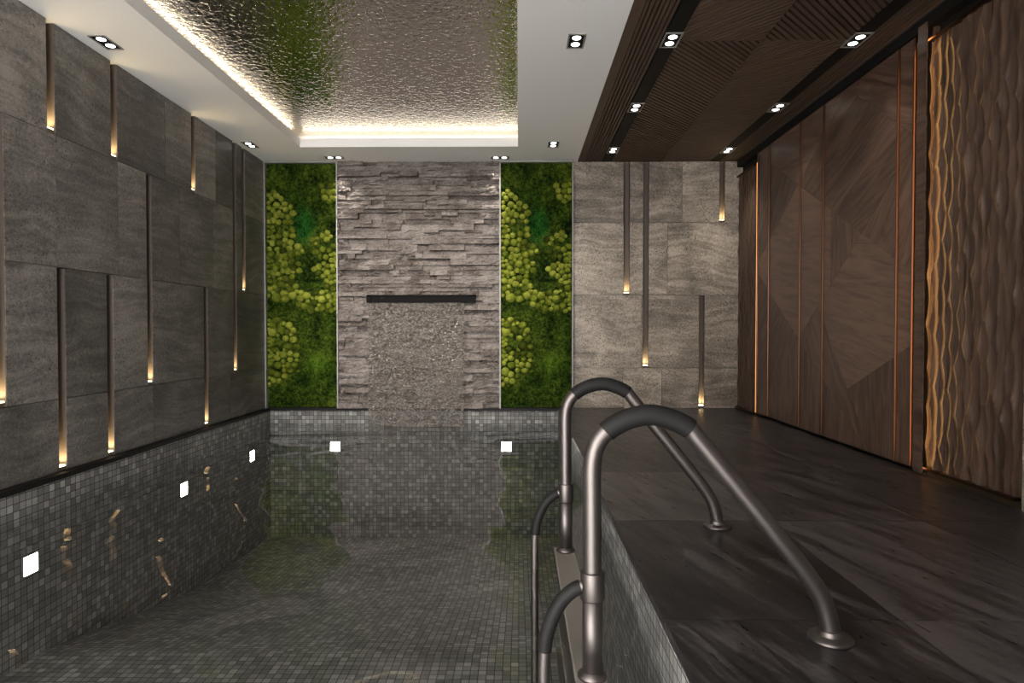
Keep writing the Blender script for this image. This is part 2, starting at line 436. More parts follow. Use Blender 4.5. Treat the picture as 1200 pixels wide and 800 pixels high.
bx = lambda px, py=330: onY(px, py, D).x
B_SL = [(bx(730.6), bx(738), 1.378, H), (bx(753.3), bx(760.2), .491, H), (bx(842.3), bx(849), 2.262, H), (bx(819.3), bx(826), 0.0, 1.378)]
bse = {0: [bx(731), bx(776)], 1: [bx(752)], 2: [bx(782)], 3: [bx(730.6), bx(799)]}
mb = MB()
stone_cells(mb, rows, lambda i: bse[i], B_SL, XM2+.012, XR+.1, lambda u, v: (u, D, v), (0, -1, 0), random.Random(5))
mb.box(XM2+.1, XR+.2, D+WT, D+WT+.05, -.1, H+.1, .1)
struct(mb.build('wall_back_right', M['stone_warm_lit']))

# slim up-lights in the slots
def strip_light(frame, b, t, w, label):
    """frame: matrix with local x across the slot, y into the wall, z up"""
    o = empty('recessed_strip_light', frame.translation, label, 'wall light', 'slim lights set in slots in the stone walls')
    h = t-b
    mb = MB(); d = WT-.004; x = w/2-.0015
    mb.box(-x, x, d-.002, d, 0, h-.002, mat=frame); mb.box(-x, -x+.002, .002, d, 0, h-.002, mat=frame); mb.box(x-.002, x, .002, d, 0, h-.002, mat=frame)
    if t < H-.1: mb.box(-x, x, .002, d, h-.004, h-.002, mat=frame)
    mb.build('channel', M['channel'], o, loc=frame.translation)
    mb = MB(); mb.box(-x+.006, x-.006, .006, d-.004, 0.002, .028, mat=frame)
    lamp = mb.build('lamp', M['channel'], o, loc=frame.translation, bevel=.002)
    mb = MB(); mb.box(-x+.008, x-.008, .008, d-.006, .028, .036, mat=frame)
    ln = mb.build('lens', M['strip'], lamp, loc=frame.translation)
    wp = frame @ Vector((0, d*.5, .042))
    area(wp, frame.to_3x3() @ Vector((0, .0, 1)), w*.6, d*.6, .95, (1, .76, .38), 125, o)
    return o
Lm = lambda y, z: Matrix(((0, -1, 0, XL), (1, 0, 0, y-SW/2), (0, 0, 1, z), (0, 0, 0, 1)))
L_LABEL = ['short glowing slot under the ceiling on the left stone wall, nearest the viewer',
           'short glowing slot under the ceiling on the left stone wall, second from the front',
           'short glowing slot under the ceiling on the left stone wall, third and faintest',
           'longest slot light on the left stone wall, from the ceiling almost to the pool',
           'slot light from the ceiling to mid height beside the corner with the moss panel',
           'slot light cut by the left edge of the view at mid height',
           'low slot light just above the pool coping, largest on the left wall',
           'low slot light above the coping, one tile further back than the largest',
           'mid-height slot light on the left stone wall between the second and third ceiling slots',
           'low slot light above the coping, furthest back of the three low ones']
for (y, b, t), lb in zip(L_SL, L_LABEL): strip_light(Lm(y, b), b, t, SW, lb)
Bm = lambda a0, a1, z: Matrix(((1, 0, 0, (a0+a1)/2), (0, 1, 0, D), (0, 0, 1, z), (0, 0, 0, 1)))
B_LABEL = ['long slot light on the back stone wall nearest the moss panel',
           'longest slot light on the back stone wall, from ceiling to behind the ladder rails',
           'short slot light high on the back stone wall by the timber corner',
           'low slot light on the back stone wall ending just above the deck']
for (a0, a1, b, t), lb in zip(B_SL, B_LABEL): strip_light(Bm(a0, a1, b), b, t, a1-a0, lb)

# ------------------------------------------------------------------ back wall: ledge stone and moss
mb = MB(); mb.box(XL-.1, XM2+.1, D+.004, D+.1, -.03, H); struct(mb.build('wall_back', M['black']))
rnd = random.Random(11)
mb = MB(); z = .0
PZ = Vector((3.1, 8.8, 1.7))
while z < H-.005:
    h = rnd.choice((.042, .05, .058, .066, .078)); z1 = min(z+h, H)
    if H-z1 < .03: z1 = H
    x = XS0+.012 - rnd.random()*.3
    while x < XS1-.012:
        w = rnd.uniform(.14, .62); x1 = x+w
        a, b = max(x, XS0+.012), min(x1, XS1-.012)
        if XS1-.012-b < .06: b = XS1-.012; x1 = XS1
        if b-a > .015:
            parts = [(a, b, z, z1)]
            if h > .055 and rnd.random() < .35:
                c = a+(b-a)*rnd.uniform(.3, .7); parts = [(a, c, z, (z+z1)/2), (a, c, (z+z1)/2, z1), (c, b, z, z1)]
            for (p, q, r0, r1) in parts:
                if q-p < .01: continue
                dep = rnd.uniform(.016, .095) if rnd.random() < .88 else rnd.uniform(.002, .014)
                tilt = rnd.uniform(-.012, .012); tl2 = rnd.uniform(-.75, .1)
                tone = rnd.random(); nu = max(3, int((q-p)/.018)); nv = 4
                def fn(u, v, p=p, q=q, r0=r0, r1=r1, dep=dep, tilt=tilt, tl2=tl2, tone=tone):
                    X, Z = p+.001+(q-p-.002)*u, r0+.001+(r1-r0-.002)*v
                    k = Vector((X*9, tone*40, Z*20))
                    y = dep+tilt*(u-.5)+tl2*(r1-r0)*(v-.5)+.022*noise.noise(k)+.018*noise.noise(k*3.1)
                    return (X, D-max(y, .001), Z)
                mb.grid(fn, nu, nv, tone)
                # sides back to the wall
                ring = [fn(i/nu, 0) for i in range(nu+1)]+[fn(1, j/nv) for j in range(1, nv+1)]+[fn(1-i/nu, 1) for i in range(1, nu+1)]+[fn(0, 1-j/nv) for j in range(1, nv)]
                for i in range(len(ring)):
                    A, B_ = ring[i], ring[(i+1) % len(ring)]
                    mb.face([A, (A[0], D+.002, A[2]), (B_[0], D+.002, B_[2]), B_], None, tone)
        x = x1
    z = z1
struct(mb.build('wall_back_cladding', M['ledge']))

# moss panels
def in_poly(x, y, P):
    r = False; j = len(P)-1
    for i in range(len(P)):
        if (P[i][1] > y) != (P[j][1] > y) and x < (P[j][0]-P[i][0])*(y-P[i][1])/(P[j][1]-P[i][1])+P[i][0]: r = not r
        j = i
    return r
c1 = lambda L: [(308+x/5.405, 186+y/5.405) for x, y in L]
c2 = lambda L: [(308+x/5.266, 330+y/5.266) for x, y in L]
REG = [c1([(28,205),(90,215),(135,250),(165,290),(205,330),(205,360),(180,412),(28,400)]),
       c1([(28,430),(60,425),(80,465),(150,470),(160,447),(190,450),(200,500),(190,550),(255,560),(250,600),(205,605),(200,640),(240,680),(235,710),(190,720),(195,820),(28,820)]),
       c2([(28,-10),(200,-5),(210,40),(190,110),(130,115),(28,90)]),
       c2([(200,50),(235,50),(250,75),(300,60),(390,60),(370,20),(375,-20),(460,-20),(460,185),(390,180),(250,180),(210,125)]),
       c1([(360,175),(410,168),(466,165),(466,270),(400,278),(360,240)]),
       c1([(330,590),(390,565),(466,550),(466,800),(385,800),(385,765),(345,745),(322,700),(330,680),(355,660),(390,650),(360,640)]),
       c2([(28,225),(75,230),(130,245),(190,290),(180,345),(225,390),(220,460),(195,520),(140,600),(60,637),(28,637)]),
       c1([(300,520),(330,495),(355,515),(335,545)]), c1([(375,490),(405,472),(435,495),(415,525),(385,520)])]
HOLE = (308+105/5.266, 330+378/5.266, 8.5, 9.5)
mw = onY(395, 330, D).x - onY(313, 330, D).x; mxc = (onY(395, 330, D).x + onY(313, 330, D).x)/2
rnd = random.Random(23)
cush = []
for big in (True, False):
    for tr in range(26000):
        px, py = rnd.uniform(313.5, 394.5), rnd.uniform(205, 452)
        if not any(in_poly(px, py, P) for P in REG): continue
        if ((px-HOLE[0])/HOLE[2])**2+((py-HOLE[1])/HOLE[3])**2 < 1: continue
        big_row = py > 345
        r = (rnd.uniform(3.6, 5.2) if big_row else rnd.uniform(3.2, 4.4)) if big else rnd.uniform(2.2, 3.0)
        r = min(r, px-312.6, 395.6-px)
        if r < 2: continue
        if all((px-a)**2+(py-b)**2 > ((r+c)*.86)**2 for a, b, c in cush): cush.append((px, py, r))
cush.sort(key=lambda c: -c[2])
S_ = D/F
def cushion_mesh(mb, cx, cy, cz, r, seed):
    rr = random.Random(seed); ax, az = rr.uniform(.92, 1.12), rr.uniform(.88, 1.05); n, k = 16, 8
    def fn(u, v):
        th = 2*PI*u; ph = (v)*PI*.58
        d = Vector((math.cos(th)*math.sin(ph), -math.cos(ph), math.sin(th)*math.sin(ph)))
        rad = r*(1.02+.15*noise.noise(d*2.1+Vector((seed*3.7, 0, 0)))+.1*noise.noise(d*5.5+Vector((0, seed*1.3, 0))))
        return (cx+d.x*rad*ax, cy+d.y*rad*.85, cz+d.z*rad*az)
    mb.grid(fn, n, k)
def moss_panel(x0, x1, label):
    xc = (x0+x1)/2; o = empty('moss_panel', (xc, D, 0), label, 'moss wall panel', 'framed moss panels flanking the stone waterfall wall')
    w = (x1-x0)/2; fw = .014
    mb = MB()
    mb.box(xc-w, xc-w+fw, D-.075, D, .0, H-.003); mb.box(xc+w-fw, xc+w, D-.075, D, .0, H-.003)
    mb.box(xc-w+fw, xc+w-fw, D-.075, D, H-.02, H-.003)
    mb.build('frame', M['silver'], o, loc=(xc, D, 0))
    mb = MB()
    def fn(u, v):
        X = (u-.5)*2*(w-fw); Z = .012+v*(H-.034); k = Vector((X*6, 3.3, Z*6))
        d = .02+.022*noise.noise(k)+.018*noise.noise(k*3)+.02*abs(noise.noise(k*6))+.014*noise.noise(k*14)
        return (xc+X, D-max(.002, d), Z)
    mb.grid(fn, 110, 380)
    fl = mb.build('flat_moss', M['flat_moss'], o, smooth=True, loc=(xc, D, 0)); tag(fl, 'dark green flat moss')
    rest = MB()
    for i, (px, py, r) in enumerate(cush):
        p = onY(px, py, D); X = xc+(p.x-mxc)*(w-fw)/(mw/2); rad = r*S_
        X = min(max(X, xc-w+fw+rad*1.0), xc+w-fw-rad*1.0)
        tgt = MB() if i < 100 else rest
        cushion_mesh(tgt, X, D-.02-.25*rad, p.z, rad, i+1)
        if i < 100:
            tgt.build('moss_cushion', M['cushion'], o, smooth=True, loc=(X, D-.02, p.z))
    q = rest.build('small_moss_cushion', M['cushion'], o, smooth=True, loc=(xc, D, 0)); q['kind'] = 'stuff'
    q['label'] = 'small cushions of moss between the large ones'
    return o
mpl = moss_panel(onY(312.6, 330, D).x, XS0+.012, 'framed green moss panel between the left stone wall and the ledge stone wall')
x0b, x1b = XS1-.012, XM2+.012
mpr = copy_tree(mpl, ((x0b+x1b)/2, D, 0))
mpr['label'] = 'framed green moss panel right of the waterfall, above the pool corner behind the ladder'

# waterfall spout and sheet
a = onY(430, 345.5, D-.1); b = onY(557.5, 354.5, D-.1)
xs0, xs1, zs1, zs0 = a.x, b.x, a.z, b.z
sp = empty('waterfall_spout', ((xs0+xs1)/2, D, zs0), 'black metal waterfall spout set across the ledge stone wall', 'waterfall spout')
mb = MB()
mb.box(xs0, xs1, D-.13, D, zs1-.018, zs1); mb.box(xs0, xs1, D-.112, D, zs0, zs0+.018)
mb.box(xs0, xs0+.05, D-.13, D, zs0, zs1); mb.box(xs1-.1, xs1, D-.13, D, zs0, zs1)
mb.box(xs0+.05, xs1-.1, D-.112, D, zs0+.018, zs1-.018)
mb.build('body', M['blackmetal'], sp, loc=((xs0+xs1)/2, D, zs0))
mb = MB(); mb.box(xs0+.051, xs1-.101, D-.128, D-.113, zs0+.002, zs0+.014)
mb.build('outlet_lip', M['blackmetal'], sp, loc=((xs0+xs1)/2, D, zs0))
wx0, wx1 = onY(432.6, 400, D-.1).x, onY(544, 400, D-.1).x
mb = MB()
def fs(u, v):
    X = wx0+(wx1-wx0)*u; t = 1-v; Z = ZW+(zs0-.002-ZW)*v
    return (X, D-.115-.03*(t**.5)+.006*noise.noise(Vector((X*6, 1, Z*2.2))), Z)
mb.grid(fs, 60, 80)
tag(mb.build('waterfall', M['sheet'], smooth=True), 'thin rippling sheet of water falling over the ledge stone into the pool', 'waterfall', kind='stuff')

# ------------------------------------------------------------------ pool
PXL = XL+.045
fprof = [(YB, -1.085), (onX(40, 765, XL).y, -1.1), (5.8, -1.49), (D-.02, -1.6)]
mb = MB()
arc = 0
for (ya, za), (yb, zb) in zip(fprof, fprof[1:]):
    l = math.hypot(yb-ya, zb-za)
    mb.face([(PXL, ya, za), (XP, ya, za), (XP, yb, zb), (PXL, yb, zb)], [(PXL, arc), (XP, arc), (XP, arc+l), (PXL, arc+l)])
    arc += l
struct(mb.build('floor_pool', M['mosaic']))
mb = MB(); mb.face([(PXL, YB, -1.8), (PXL, D, -1.8), (PXL, D, -.03), (PXL, YB, -.03)], [(YB, -1.8), (D, -1.8), (D, -.03), (YB, -.03)])
struct(mb.build('wall_pool_left', M['mosaic']))
mb = MB(); mb.face([(PXL, D-.02, -1.8), (XP, D-.02, -1.8), (XP, D-.02, -.03), (PXL, D-.02, -.03)], [(PXL, -1.8), (XP, -1.8), (XP, -.03), (PXL, -.03)])
struct(mb.build('wall_pool_back', M['mosaic']))
mb = MB(); mb.face([(XP, D, -1.8), (XP, YB, -1.8), (XP, YB, -.035), (XP, D, -.035)], [(D, -1.8), (YB, -1.8), (YB, -.035), (D, -.035)])
struct(mb.build('wall_pool_right', M['mosaic']))
mb = MB(); mb.box(XL-.05, PXL+.012, YB, D, -.035, -.001); struct(mb.build('trim_1', M['coping'], bevel=.003))
mb = MB(); mb.box(PXL+.012, XP, D-.05, D+.003, -.033, -.001); struct(mb.build('trim_2', M['coping'], bevel=.003))
mb = MB()
mb.grid(lambda u, v: (PXL+(XP-PXL)*u, YB+(D-.02-YB)*v, ZW), 4, 8)
tag(mb.build('pool_water', M['water']), 'clear gently rippling water filling the mosaic pool', 'water', kind='stuff')

# underwater square lights
def pool_light(p, nrm, label):
    o = empty('pool_light', p, label, 'pool light', 'square lights in the pool walls')
    nrm = Vector(nrm); side = Vector((0, 0, 1)).cross(nrm)
    mt = Matrix((side, -nrm, Vector((0, 0, 1)))).transposed().to_4x4(); mt.translation = p
    s = .058; f = .007
    mb = MB()
    mb.box(-s-f, s+f, -.008, .02, s, s+f, mat=mt); mb.box(-s-f, s+f, -.008, .02, -s-f, -s, mat=mt)
    mb.box(-s-f, -s, -.008, .02, -s, s, mat=mt); mb.box(s, s+f, -.008, .02, -s, s, mat=mt)
    mb.build('frame', M['silver'], o, loc=p)
    mb = MB(); mb.box(-s, s, -.004, .02, -s, s, mat=mt); mb.build('lens', M['poollamp'], o, loc=p)
for px, py, lb in ((35, 661, 'square lit pool light nearest the viewer on the left mosaic wall'),
                   (215, 573, 'square lit pool light midway along the left mosaic wall'),
                   (295, 534, 'square lit pool light furthest back on the left mosaic wall')):
    pool_light(onX(px, py, PXL), (1, 0, 0), lb)
pool_light(onY(393, 523, D-.02), (0, -1, 0), 'square lit pool light on the back mosaic wall below the left moss panel edge')
pool_light(onY(593.5, 523, D-.02), (0, -1, 0), 'square lit pool light on the back mosaic wall below the right moss panel edge')
pool_light(onX(670.5, 573, XP), (-1, 0, 0), 'square pool light on the right pool wall, seen edge-on behind the far ladder post')

# ------------------------------------------------------------------ deck floor
mb = MB(); rnd = random.Random(4)
ys = [onZ(900, y, 0).y for y in (726, 610, 552, 519)]
st = (ys[3]-ys[0])/3
lines = [ys[0]+st*k for k in range(-5, 7)]
lines = [YB]+[y for y in lines if YB+.1 < y < D-.05]+[D+.02]
for i, (y0, y1) in enumerate(zip(lines, lines[1:])):
    xs = [XP, 1.26, 2.03, XR+.12] if i % 2 == 0 else [XP, .87, 1.645, 2.42, XR+.12]
    if i % 2 == 1: xs = [XP, 1.26, 2.03, XR+.12]
    for x0, x1 in zip(xs, xs[1:]):
        g = .0012; ox, oy = rnd.random()*30, rnd.random()*30
        mb.box(x0+(0 if x0 == XP else g), x1-g, y0+g, y1-g, -.034, 0, rnd.random(), 0, (ox, oy))
mb.box(XP+.002, XR+.2, YB, D+.1, -.05, -.004, .1, 1)
struct(mb.build('floor', [M['deck'], M['coping']]))

# ------------------------------------------------------------------ ceilings
OX0, OX1, OY0, OY1 = onZ(351, 172, H).x, onZ(607, 172, H).x, .6, onZ(480, 172, H).y
mb = MB(); T = .1
mb.box(XL-WT, OX0, YB, D+.1, H, H+T); mb.box(OX1, WOODX, YB, D+.1, H, H+T)
mb.box(OX0, OX1, YB, OY0, H, H+T); mb.box(OX0, OX1, OY1, D+.1, H, H+T)
CW, ZM = .17, H+T+.075
mb.box(OX0-CW-.02, OX0-CW, OY0-CW, OY1+CW, H+T, ZM); mb.box(OX1+CW, OX1+CW+.02, OY0-CW, OY1+CW, H+T, ZM)
mb.box(OX0-CW, OX1+CW, OY1+CW, OY1+CW+.02, H+T, ZM); mb.box(OX0-CW, OX1+CW, OY0-CW-.02, OY0-CW, H+T, ZM)
struct(mb.build('ceiling', M['white']))
mb = MB(); mb.box(OX0-CW-.02, OX1+CW+.02, OY0-CW-.02, OY1+CW+.02, ZM, ZM+.02)
tag(mb.build('ceiling_mirror', M['mirror']), 'hammered metal mirror panel set into the white ceiling over the pool', 'ceiling mirror')
def cove(x0, x1, y0, y1, label):
    mb = MB(); mb.box(x0, x1, y0, y1, H+T, H+T+.012)
    tag(mb.build('cove_light_strip', M['cove']), label, 'cove light', 'light strips round the ceiling mirror')
e = CW-.05
cove(OX0-e, OX0-e+.03, OY0, OY1+.05, 'warm light strip hidden along the left edge of the ceiling mirror')
cove(OX1+e-.03, OX1+e, OY0, OY1+.05, 'warm light strip hidden along the right edge of the ceiling mirror')
cove(OX0, OX1, OY1+e-.03, OY1+e, 'warm light strip hidden along the back edge of the ceiling mirror')

# timber ceiling
def clip(poly, a, b, c):
    """keep a*x+b*y+c >= 0"""
    out = []
    for i in range(len(poly)):
        p, q = poly[i], poly[(i+1) % len(poly)]
        dp, dq = a*p[0]+b*p[1]+c, a*q[0]+b*q[1]+c
        if dp >= 0: out.append(p)
        if (dp >= 0) != (dq >= 0):
            t = dp/(dp-dq); out.append((p[0]+(q[0]-p[0])*t, p[1]+(q[1]-p[1])*t))
    return out
zc = lambda x, y=0: None
X_a, X_b = onZ(684.3, 189, H).x, onZ(706, 189, H).x
X_c, X_d, X_e = onZ(717, 189, H).x, 2.32, 2.435
X_mid = onZ(880, 64, H).x; Y_s = onZ(850, 48, H).y
rnd = random.Random(9)
ZS = H                                    # underside of the slats
mb = MB(); mb.box(WOODX, XR+.2, YB, D+.12, H+.016, H+.1); struct(mb.build('ceiling_timber_backing', M['black']))
def lin_slats(x0, x1, plain_w, label):
    mb = MB(); x = x0
    if plain_w:
        mb.box(x0, x0+plain_w, YB, D, ZS, ZS+.016, .45); x = x0+plain_w+.006
        # rotate grain along Y: uv (y, x)
    n = max(1, round((x1-x)/.0335)); p = (x1-x)/n
    for k in range(n):
        mb.box(x+p*k, x+p*k+p*.6, YB, D, ZS, ZS+.016, rnd.random())
    for i in range(len(mb.uv)): mb.uv[i] = [(b, a) for a, b in mb.uv[i]]
    tag(mb.build('slatted_ceiling_panel', M['slat']), label, 'slatted ceiling panel', 'timber slat panels on the ceiling')
lin_slats(WOODX+.001, X_b, X_a-WOODX, 'narrow timber slat border of the ceiling beside the white plaster')
lin_slats(X_e, XR-.012, 0, 'narrow timber slat border of the ceiling along the veneered wall')
def chevron(x0, x1, sgn, label):
    mb = MB(); pitch = .042; wd = .0265
    for (y0, y1, far) in ((YB, Y_s, -1), (Y_s, D, 1)):
        # direction (1, far*sgn); normal (−far*sgn, 1)/sqrt2
        dx, dy = .70711, .70711*far*sgn; nx, ny = -dy, dx
        rect = [(x0, y0), (x1, y0), (x1, y1), (x0, y1)]
        base = nx*(x0 if sgn > 0 else x1)+ny*Y_s
        vals = [nx*x+ny*y-base for x, y in rect]
        for k in range(int(min(vals)/pitch)-2, int(max(vals)/pitch)+2):
            a0, a1 = base+k*pitch, base+k*pitch+wd
            p = clip(clip(rect, nx, ny, -a0), -nx, -ny, a1)
            if len(p) < 3: continue
            ar = sum(p[i][0]*p[(i+1) % len(p)][1]-p[(i+1) % len(p)][0]*p[i][1] for i in range(len(p)))
            if abs(ar) < 1e-5: continue
            off = rnd.random()*9
            # wound so the underside faces down
            if ar > 0: p = p[::-1]
            mb.prism([(x, y, ZS) for x, y in p], (0, 0, .016), [(x*dx+y*dy+off, x*nx+y*ny) for x, y in p], rnd.random())
    tag(mb.build('slatted_ceiling_panel', M['slat']), label, 'slatted ceiling panel', 'timber slat panels on the ceiling')
chevron(X_c+.002, X_mid-.004, 1, 'chevron timber slat ceiling panel beside the left black lighting channel')
chevron(X_mid+.004, X_d-.002, -1, 'chevron timber slat ceiling panel beside the right black lighting channel')
for x0, x1, lb in ((X_b, X_c, 'flat black lighting channel in the timber ceiling, nearer the pool'), (X_d, X_e, 'flat black lighting channel in the timber ceiling, nearer the veneered wall')):
    mb = MB(); mb.box(x0+.001, x1-.004, YB, D, ZS-.002, ZS+.015)
    tag(mb.build('lighting_channel', M['black']), lb, 'lighting channel', 'black channels in the timber ceiling')
mb = MB(); mb.box(XR-.01, XR+.1, YB, D, 2.925, H); struct(mb.build('trim_3', M['black']))

# ------------------------------------------------------------------ downlights
def make_downlight(along):
    o = bpy.data.objects.new('downlight', None); C.objects.link(o)
    w, l, f = .05, .1, .011
    if along == 'x': w, l = l, w
    mb = MB()
    mb.box(-w-f, w+f, l, l+f, -.006, .004); mb.box(-w-f, w+f, -l-f, -l, -.006, .004)
    mb.box(-w-f, -w, -l, l, -.006, .004); mb.box(w, w+f, -l, l, -.006, .004)
    mb.build('frame', M['silver'], o)
    mb = MB(); mb.box(-w, w, -l, l, -.002, .003); mb.build('baffle', M['blackmetal'], o)
    for s in (-1, 1):
        mb = MB(); c = (0, s*.05, -.0025) if along == 'y' else (s*.05, 0, -.0025)
        mb.lathe(c, [(.0001, -.003), (.022, -.003), (.029, -.002), (.031, 0), (.031, .002)], 20)
        mb.build('lamp', M['lamp'], o, smooth=True)
    return o
proto = {'y': make_downlight('y'), 'x': make_downlight('x')}; used = set()
DL = [(onZ(124, 49.5, H), 'y', 'twin downlight on the white ceiling at top left, above the stone wall', .7),
      (onZ(293, 169.5, H), 'y', 'small twin downlight on the white ceiling by the back left corner', .5),
      (onZ(392, 184.5, H), 'x', 'twin downlight on the white ceiling above the left moss panel', 2),
      (onZ(586, 184.5, H), 'x', 'twin downlight on the white ceiling above the right moss panel edge', 2),
      (onZ(675, 48, H), 'y', 'large twin downlight on the white ceiling between mirror and timber', 14),
      (onZ(648.5, 169, H), 'y', 'small twin downlight on the white ceiling beside the back end of the mirror', 14)]
xa, xb = (X_b+X_c)/2, (X_d+X_e)/2
for px, py, x, lb, en in ((786, 47, xa, 'nearest downlight in the black channel nearer the pool', 9), (743, 126, xa, 'middle downlight in the black channel nearer the pool', 9),
                      (716, 176, xa, 'furthest downlight in the black channel nearer the pool', 10), (1002, 47, xb, 'nearest downlight in the black channel by the veneered wall', 5),
                      (908, 126, xb, 'middle downlight in the black channel by the veneered wall', 5), (850, 176, xb, 'furthest downlight in the black channel by the veneered wall', 14)):
    p = onZ(px, py, H-.004); DL.append((Vector((x, p.y, H-.004)), 'y', lb, en))
for p, al, lb, en in DL:
    o = proto[al] if al not in used else copy_tree(proto[al]); used.add(al)
    o.location = p; tag(o, lb, 'downlight', 'twin recessed downlights')
DLP = [(p, en) for p, al, lb, en in DL]
LK = 4.0
for p, en in DLP: spot(Vector(p)-Vector((0, 0, .02)), en*LK)
# extra spots added at four ceiling fittings to brighten the ledge stone wall
for k, tx in ((4, -1.0), (0, -1.5)): spot(Vector(DLP[k][0])-Vector((0, 0, .025)), 420, ang=52, blend=1, size=.06, aim=(tx, D, 1.2))
for k, tx in ((2, -1.4), (3, -1.0)): spot(Vector(DLP[k][0])-Vector((0, 0, .025)), 30, ang=70, blend=1, size=.05, aim=(tx, D, .2))

# ------------------------------------------------------------------ timber wall on the right
mb = MB(); mb.box(XR+.06, XR+.16, YB, D, -.03, H); struct(mb.build('wall_right', M['black']))
wy = lambda px, X=XR: onX(px, 330, X).y
PT, PB = 2.918, .03
def bsp(poly, p, q):
    """split (u,v) polygon by line p-q -> (left side, right side) with v up"""
    a, b = -(q[1]-p[1]), (q[0]-p[0]); c = -(a*p[0]+b*p[1])
    return clip(poly, a, b, c), clip(poly, -a, -b, -c)
def uvp(px, py):
    w = onX(px, py, XR); return (-w.y, w.z)
U = lambda px: -wy(px)
rect = [(U(887.5), PB), (U(1071), PB), (U(1071), PT), (U(887.5), PT)]
L1 = (uvp(888.8, 180.2), uvp(1067, 317.4)); L2 = (uvp(899, 459), uvp(1009.6, 272.5)); L4 = (uvp(888, 308), uvp(992.8, 104.5))
L5 = (uvp(992.8, 104.5), uvp(1070, 156.7)); L7 = (uvp(888, 320), uvp(1017.5, 531)); L8 = (uvp(963, 372), uvp(1019, 529.5)); L9 = (uvp(995, 454.5), uvp(1067, 405))
FAC = []  # facet tones put the sheen of differently turned grain into the colour
above, below = bsp(rect, *L1)
a_, r_ = bsp(above, *L4); FAC.append((a_, -4, .52))
b_, r_ = bsp(r_, *L5); FAC.append((b_, -24, .42))
c_, d_ = bsp(r_, *L2); FAC += [(c_, 22, .45), (d_, 50, .55)]
lf, rt = bsp(below, *L2)
e_, r_ = bsp(lf, *L4); FAC.append((e_, 55, .4))
f_, v_ = bsp(r_, (U(973.5), 0), (U(973.5), 3)); FAC.append((v_, 90, .55))
f1, f2 = bsp(f_, *L7); FAC += [(f1, -10, .72), (f2, 52, .4)]
gh, ij = bsp(rt, *L8)
g_, h_ = bsp(gh, *L9); FAC += [(g_, -10, .7), (h_, 90, .42)]
i_, j_ = bsp(ij, *L7); FAC += [(i_, -62, .45), (j_, 90, .42)]
cuts = [887.5, 901, 937.5, 964.5, 1051.2, 1070]
VL = ['very narrow veneered wall panel next to the far carved panel', 'walnut veneer wall panel between the first and second bronze strips',
      'narrow walnut veneer wall panel left of the widest one', 'widest walnut veneer wall panel with crossing triangular grain', 'narrow walnut veneer wall panel beside the amber-lit recess']
def shrink(poly, g):
    cx = sum(p[0] for p in poly)/len(poly); cy = sum(p[1] for p in poly)/len(poly)
    n = len(poly); ar = sum(poly[i][0]*poly[(i+1) % n][1]-poly[(i+1) % n][0]*poly[i][1] for i in range(n))
    if ar < 0: poly = poly[::-1]
    out = poly
    for i in range(n):
        p, q = poly[i], poly[(i+1) % n]; l = math.hypot(q[0]-p[0], q[1]-p[1])
        if l < 1e-6: continue
        a, b = -(q[1]-p[1])/l, (q[0]-p[0])/l; out = clip(out, a, b, -(a*p[0]+b*p[1])-g)
        if len(out) < 3: return []
    return out
rnd = random.Random(31)
offs = [(rnd.random()*20, rnd.random()*20) for _ in FAC]
for k in range(5):
    ua, ub = U(cuts[k]), U(cuts[k+1]); mb = MB(); g = .0105
    for (poly, ang, tone), of in zip(FAC, offs):
        if len(poly) < 3: continue
        p = clip(clip(poly, 1, 0, -(ua+g)), -1, 0, ub-g)
        if len(p) < 3: continue
        p = shrink(p, .0012)
        if len(p) < 3: continue
        ca, sa = math.cos(math.radians(ang)), math.sin(math.radians(ang))
        mb.prism([(XR, -u, v) for u, v in p], (.014, 0, 0), [(u*ca+v*sa+of[0], -u*sa+v*ca+of[1]) for u, v in p], tone)
    mb.box(XR+.014, XR+.055, -ub+g, -ua-g, PB, PT, .5, 1)
    tag(mb.build('veneer_wall_panel', [M['walnut'], M['black']]), VL[k], 'wall panel', 'walnut veneer panels on the right wall')
SLB = ['bronze strip at the corner of the far carved panel', 'first bronze strip within the veneer from its far end', 'second bronze strip from the far end of the veneered wall', 'bronze strip just left of the widest veneer panel',
       'bronze strip on the right side of the widest veneer panel', 'bronze end strip next to the amber-lit recess']
for px, lb in zip([888.2]+cuts[1:], SLB):
    y = wy(px); mb = MB()
    prof = [(XR-.016*math.sin(PI*i/8), y-.0095*math.cos(PI*i/8)) for i in range(9)]
    mb.prism([(x, yy, PB+.005) for x, yy in [(XR+.03, y+.0095)][:0]+prof[::-1]+[(XR+.03, y-.0095), (XR+.03, y+.0095)]], (0, 0, PT-PB-.01))
    tag(mb.build('bronze_trim_strip', M['bronze']), lb, 'trim strip', 'upright bronze strips between veneer panels')

